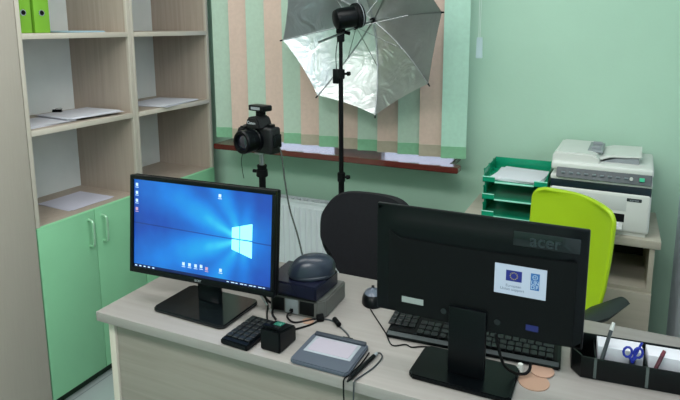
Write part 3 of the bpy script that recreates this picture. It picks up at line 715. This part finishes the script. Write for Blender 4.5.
nb = org_item('note_block', (.108, .012, .0065), 'white note block in the right compartment of the black organizer', 'note block'); G().box(-.042, .044, -.024, .024, 0, .052, .0006).make('paper_block', m_paper, nb)
def pen(loc, tip, label, mb, mt_, r_=.0042):
    t = org_item('pen', loc, label, 'pen'); v = Vector(tip); d = v.normalized()
    G().cyl((0, 0, 0), v*.84, r_, r_, 12).cyl((0, 0, 0), -d*.008, r_, .001, 12).make('barrel', mb, t)
    G().cyl(v*.84, v, r_*1.1, r_*.9, 12, .0005).make('cap', mt_, t)
pen((-.121, -.034, .012), (.030, .045, .105), 'long dark grey pen with pale tip leaning out of the organizer', mat('pen_grey', '3f4548', .4), m_wplast)
pen((-.016, -.037, .012), (.028, .016, .072), 'dark red pen in the organizer right of the blue scissors', mat('pen_red', '57303a', .4), mat('pen_red_cap', '6d2f3c', .4))
pen((.075, -.037, .012), (.012, .010, .065), 'small dark pen at the right end of the organizer', mat('pen_dark', '2c3134', .4), m_blk)
pen((.10, -.037, .016), (.035, .012, .055), 'pale blue pen at the right end of the organizer', mat('pen_pale', 'aeb9cf', .4), m_wplast)
sc_ = org_item('scissors', (-.052, -.033, .010), 'blue handled scissors standing in the black organizer', 'scissors', .15)
m_blue = mat('blue_plastic', '1f2f9c', .4)
G().prism([(-.004, 0), (.004, 0), (.007, .045), (-.007, .045)], -.001, .001, 'y').make('blades', m_steel, sc_)
for sx, an in ((-1, 12), (1, -28)):
    pts = [(sx*.011+.009*math.cos(k*PI/5), 0, .064+.012*math.sin(k*PI/5)) for k in range(11)]
    G().tube(pts, .0028, 8, smooth=False).cyl((-sx*.002, 0, .04), (sx*.008, 0, .054), .0032).make('handle_loop', m_blue, sc_)
G().cyl((0, 0, .045), (.018, .003, .088), .003, .0026, 10).make('handle_tail', m_blue, sc_)

# ------------------------------------------------------------ DSLR on tripod
tp = empty('camera_tripod', (.868, .25, 0), 'slim black tripod behind the lit monitor carrying the camera', 'tripod')
G().cyl((0, 0, .42), (0, 0, 1.045), .0125).make('centre_column', m_blk2, tp)
G().cyl((0, 0, 1.04), (0, 0, 1.070), .022, .020, 18, .003).cyl((0, 0, 1.065), (0, 0, 1.085), .016, .019, 18, .002).cyl((-.02, 0, 1.058), (-.038, 0, 1.058), .006, .007, 12).make('clamp_head', m_blk2, tp)
G().cyl((0, 0, 1.080), (0, 0, 1.128), .011, .009, 16).box(-.02, .02, -.02, .02, 1.126, 1.134, .002).make('mount_neck', m_steel, tp)
G().cyl((0, 0, .70), (0, 0, .75), .028, .028, 18, .004).make('shoulder', m_blk2, tp)
for k in range(3):
    a_ = k*2*PI/3+PI; c_, s_ = math.cos(a_), math.sin(a_); q = .10
    lg = G().cyl((.025*c_, .025*s_, .72), (.07*c_, .07*s_, .36), .011).cyl((.07*c_, .07*s_, .37), (q*c_+.01*c_, q*s_+.01*s_, .012), .008).make('leg', m_blk2, tp)
    G().sphere((.11*c_, .11*s_, .0125), .012).make('rubber_foot', m_blk, lg)
dc = empty('dslr_camera', (.868, .25, 1.1345), 'black camera with lens facing the room, mounted on the tripod', 'camera', math.radians(-14)); dc.scale = (1.22, 1.22, 1.22)
m_cam = mat('camera_black', '0c0d10', .5, bump=.2, bscale=200)
g = G().box(-.062, .064, -.022, .022, 0, .080, .008, 3)
g.prism([(-.066, .0), (-.030, .0), (-.030, .078), (-.058, .078), (-.066, .062)], -.040, -.010, 'y', .006)
g.make('body', m_cam, dc)
G().prism([(-.032, .076), (.034, .076), (.022, .104), (.014, .110), (-.012, .110), (-.022, .104)], -.036, .020, 'y', .004).make('prism_housing', m_cam, dc)
G().lathe([(.034, 0), (.035, .012), (.033, .014), (.033, .034), (.035, .036), (.035, .056), (.032, .060), (.026, .060), (.024, .052), (.010, .050)], 32, mtx=T(.0, -.020, .040) @ R(90, 'X')).make('lens_barrel', m_blk, dc)
G().lathe([(.0242, 0), (.020, .0035), (.010, .006), (.001, .007)], 28, mtx=T(.0, -.070, .040) @ R(90, 'X')).make('front_glass', mat('lens_glass', '181a2a', .04, coat=1), dc)
text('brand_letters', 'Canon', .013, mat('camera_letters', 'b9bfc4', .4), dc, T(.0, -.0375, .092) @ FACE, .0005)
G().cyl((-.044, .0, .078), (-.044, .0, .086), .009, .009, 16, .001).cyl((.044, 0, .078), (.044, 0, .088), .012, .012, 18, .001).make('dial', m_blk, dc)
G().box(.064, .072, -.012, .016, .020, .06, .003).make('port_cover', m_blk, dc)
G().box(-.008, .010, -.012, .012, .109, .124, .001).make('hot_shoe_foot', m_blk2, dc)
tg = empty('flash_trigger', (.868, .248, 1.2865), 'small black wireless trigger on top of the camera', 'flash trigger', math.radians(-14)); tg.scale = (1.15, 1.15, 1)
G().box(-.034, .036, -.020, .020, 0, .022, .005).make('trigger_body', m_blk, tg)
G().box(-.02, .02, -.0208, -.0195, .006, .016).make('trigger_window', m_gplast, tg)
cable('tether_cable', [(.935, .24, 1.165), (.965, .22, 1.16), (.992, .19, 1.13), (1.02, .16, 1.06), (1.06, .12, .98), (1.115, .07, .92), (1.16, .02, .88), (1.19, -.01, .83), (1.20, -.04, DZ+.003)], .0028, 'thin black cable drooping from the camera down to the desk', mat('tether_black', '1c2622', .5))
cord_of(dc, 'cord', [(.800, .235, 1.14), (.792, .23, 1.10), (.795, .23, 1.06), (.800, .23, 1.03)], .0016, mat('camera_cord_green', '1f3d2c', .6))

# ------------------------------------------------------------ light stand with umbrella and studio flash
SX, SY = .998, .66
ls = empty('light_stand', (SX, SY, 0), 'tall thin black light stand behind the black chair', 'light stand')
G().cyl((0, 0, .30), (0, 0, .96), .0125).make('lower_tube', m_blk2, ls)
G().cyl((0, 0, .95), (0, 0, 1.40), .0100).cyl((0, 0, 1.39), (0, 0, 1.535), .0080).make('upper_tube', m_blk2, ls)
for z, dx in ((.955, .026), (1.395, .030), (.60, .028)):
    cl = G().cyl((0, 0, z-.022), (0, 0, z+.018), .0165, .0165, 16, .002).make('clamp_collar', m_blk2, ls)
    G().cyl((.012, 0, z), (dx, 0, z), .005).cyl((dx, 0, z), (dx+.012, 0, z+.002), .010, .008, 12).make('clamp_knob', m_blk2, cl)
for k in range(3):
    a_ = k*2*PI/3-.35; c_, s_ = math.cos(a_), math.sin(a_); q = .30
    lg = G().cyl((.015*c_, .015*s_, .60), (q*c_, q*s_, .015), .008).cyl((.012*c_, .012*s_, .34), (.5*q*c_, .5*q*s_, .31), .005).make('leg', m_blk2, ls)
    G().sphere((q*c_, q*s_, .0125), .012).make('rubber_foot', m_blk, lg)
G().cyl((0, 0, 1.525), (0, 0, 1.565), .016, .016, 14, .002).box(-.014, .014, -.018, .018, 1.560, 1.600, .004).cyl((.014, 0, 1.565), (.040, 0, 1.560), .006, .008).make('tilt_bracket', m_blk2, ls)
bx_ = empty('flash_receiver', (.985, .655, 1.375), 'small black box hanging on a cord from the studio flash', 'receiver')
G().box(-.018, .010, -.012, .008, -.022, .04, .004).make('receiver_body', m_blk, bx_)
G().tube([(-.004, -.002, .04), (-.006, -.002, .10), (.0, .0, .15), (.01, 0, .19)], .0018, 6).make('cord', m_blk2, bx_)

H = Vector((1.0374, .915, 1.6144)); axis = Vector((-.0834, -.9789, -.1864)).normalized(); E_ = H+axis*.46
rot = axis.to_track_quat('Z', 'Y').to_matrix().to_4x4()
um = empty('photo_umbrella', H, 'silver reflective photo umbrella opened toward the room', 'umbrella')
def silver():
    m = mat('silver_lining', 'bcc0c0', .29, metal=.95, noise=.05, nscale=6)
    nt = m.node_tree; b = nt.nodes['Principled BSDF']
    tc = nt.nodes.new('ShaderNodeTexCoord'); n = nt.nodes.new('ShaderNodeTexNoise'); n.inputs['Scale'].default_value = 9; n.inputs['Detail'].default_value = 3; n.inputs['Distortion'].default_value = .8
    bp = nt.nodes.new('ShaderNodeBump'); bp.inputs['Strength'].default_value = .35; bp.inputs['Distance'].default_value = .02
    nt.links.new(tc.outputs['Object'], n.inputs[0]); nt.links.new(n.outputs[0], bp.inputs['Height']); nt.links.new(bp.outputs[0], b.inputs['Normal'])
    return m
m_sil = silver(); m_bkc = mat('black_umbrella_cloth', '17181a', .8)
RU, DU = .3905, .165
# orientation of the ribs: one points to camera-right and slightly up
ez = axis; xa = Vector((.9965, -.082, -.0156)); ya = Vector((0, .187, -.9824)); ex = (xa*math.cos(-.167)+ya*math.sin(-.167)).normalized(); ey = ez.cross(ex)
BU = Matrix((ex, ey, ez)).transposed().to_4x4()
tips = [(RU*math.cos(k*PI/4), RU*math.sin(k*PI/4), DU) for k in range(8)]
def ribp(k, s):                 # curved rib profile from hub to tip
    t_ = tips[k % 8]; return Vector((t_[0]*s, t_[1]*s, DU*(s**1.8)))
for k in range(8):
    def pan(u, v, k=k):
        a_, b_ = ribp(k, v), ribp(k+1, v); p = a_.lerp(b_, u)
        sag = 4*u*(1-u)*v
        p = p*(1-.018*sag*v); p.z -= .006*sag
        return p
    pn = G().grid(8, 14, pan, mtx=BU).make('canopy_panel', m_sil, um, angle=80)
    G().grid(8, 14, lambda u, v: pan(u, v)-Vector((0, 0, .0015)), mtx=BU).make('black_backing', m_bkc, pn, angle=80)
for k in range(8):
    rb = G().tube([BU @ (ribp(k, s)+Vector((0, 0, .004))) for s in (0.02, .25, .5, .75, 1.0)], .0018, 6).make('rib', m_steel, um)
    tp_ = BU @ ribp(k, 1.0); tq = BU @ ribp(k, 1.03); G().cyl(tp_, tq, .004, .003, 10).make('rib_tip', m_blk, rb)
    G().tube([BU @ Vector((0, 0, .16)), BU @ (ribp(k, .5)+Vector((0, 0, .005)))], .0016, 6, smooth=False).make('stretcher', m_steel, rb)
L_ = (E_-H).length
G().cyl(Vector((0, 0, 0)), axis*(L_+.0), .0045).cyl(axis*-.03, axis*0, .007).make('shaft', m_steel, um)
G().cyl(axis*.15, axis*.175, .009).make('runner', m_blk2, um); G().cyl(axis*.0, axis*.012, .012).make('hub', m_blk2, um)

fl_ = empty('studio_flash', Vector((SX+.045, SY-.015, 1.625)), 'black studio flash head aimed into the silver umbrella', 'studio flash')
fd = Vector((.62, .70, .16)).normalized(); MF = fd.to_track_quat('Z', 'Y').to_matrix().to_4x4()
G().lathe([(.020, -.066), (.036, -.060), (.042, -.045), (.042, .020), (.046, .024)], 30, mtx=MF).make('housing', m_blk, fl_)
G().lathe([(.049, .022), (.051, .026), (.051, .046), (.048, .052), (.043, .052), (.041, .048)], 32, mtx=MF).make('front_ring', m_blk2, fl_)
G().lathe([(.0465, .040), (.0518, .041), (.0518, .044), (.0465, .045)], 32, mtx=MF).make('ring_trim', m_gplast, fl_)
G().lathe([(.040, .049), (.036, .054), (.018, .058), (.002, .059)], 28, mtx=MF).make('flash_glass', mat('flash_glass', 'c9c8c0', .2), fl_)
G().box(-.052, -.022, -.012, .016, -.055, -.012, .004).make('mount_foot', m_blk2, fl_)
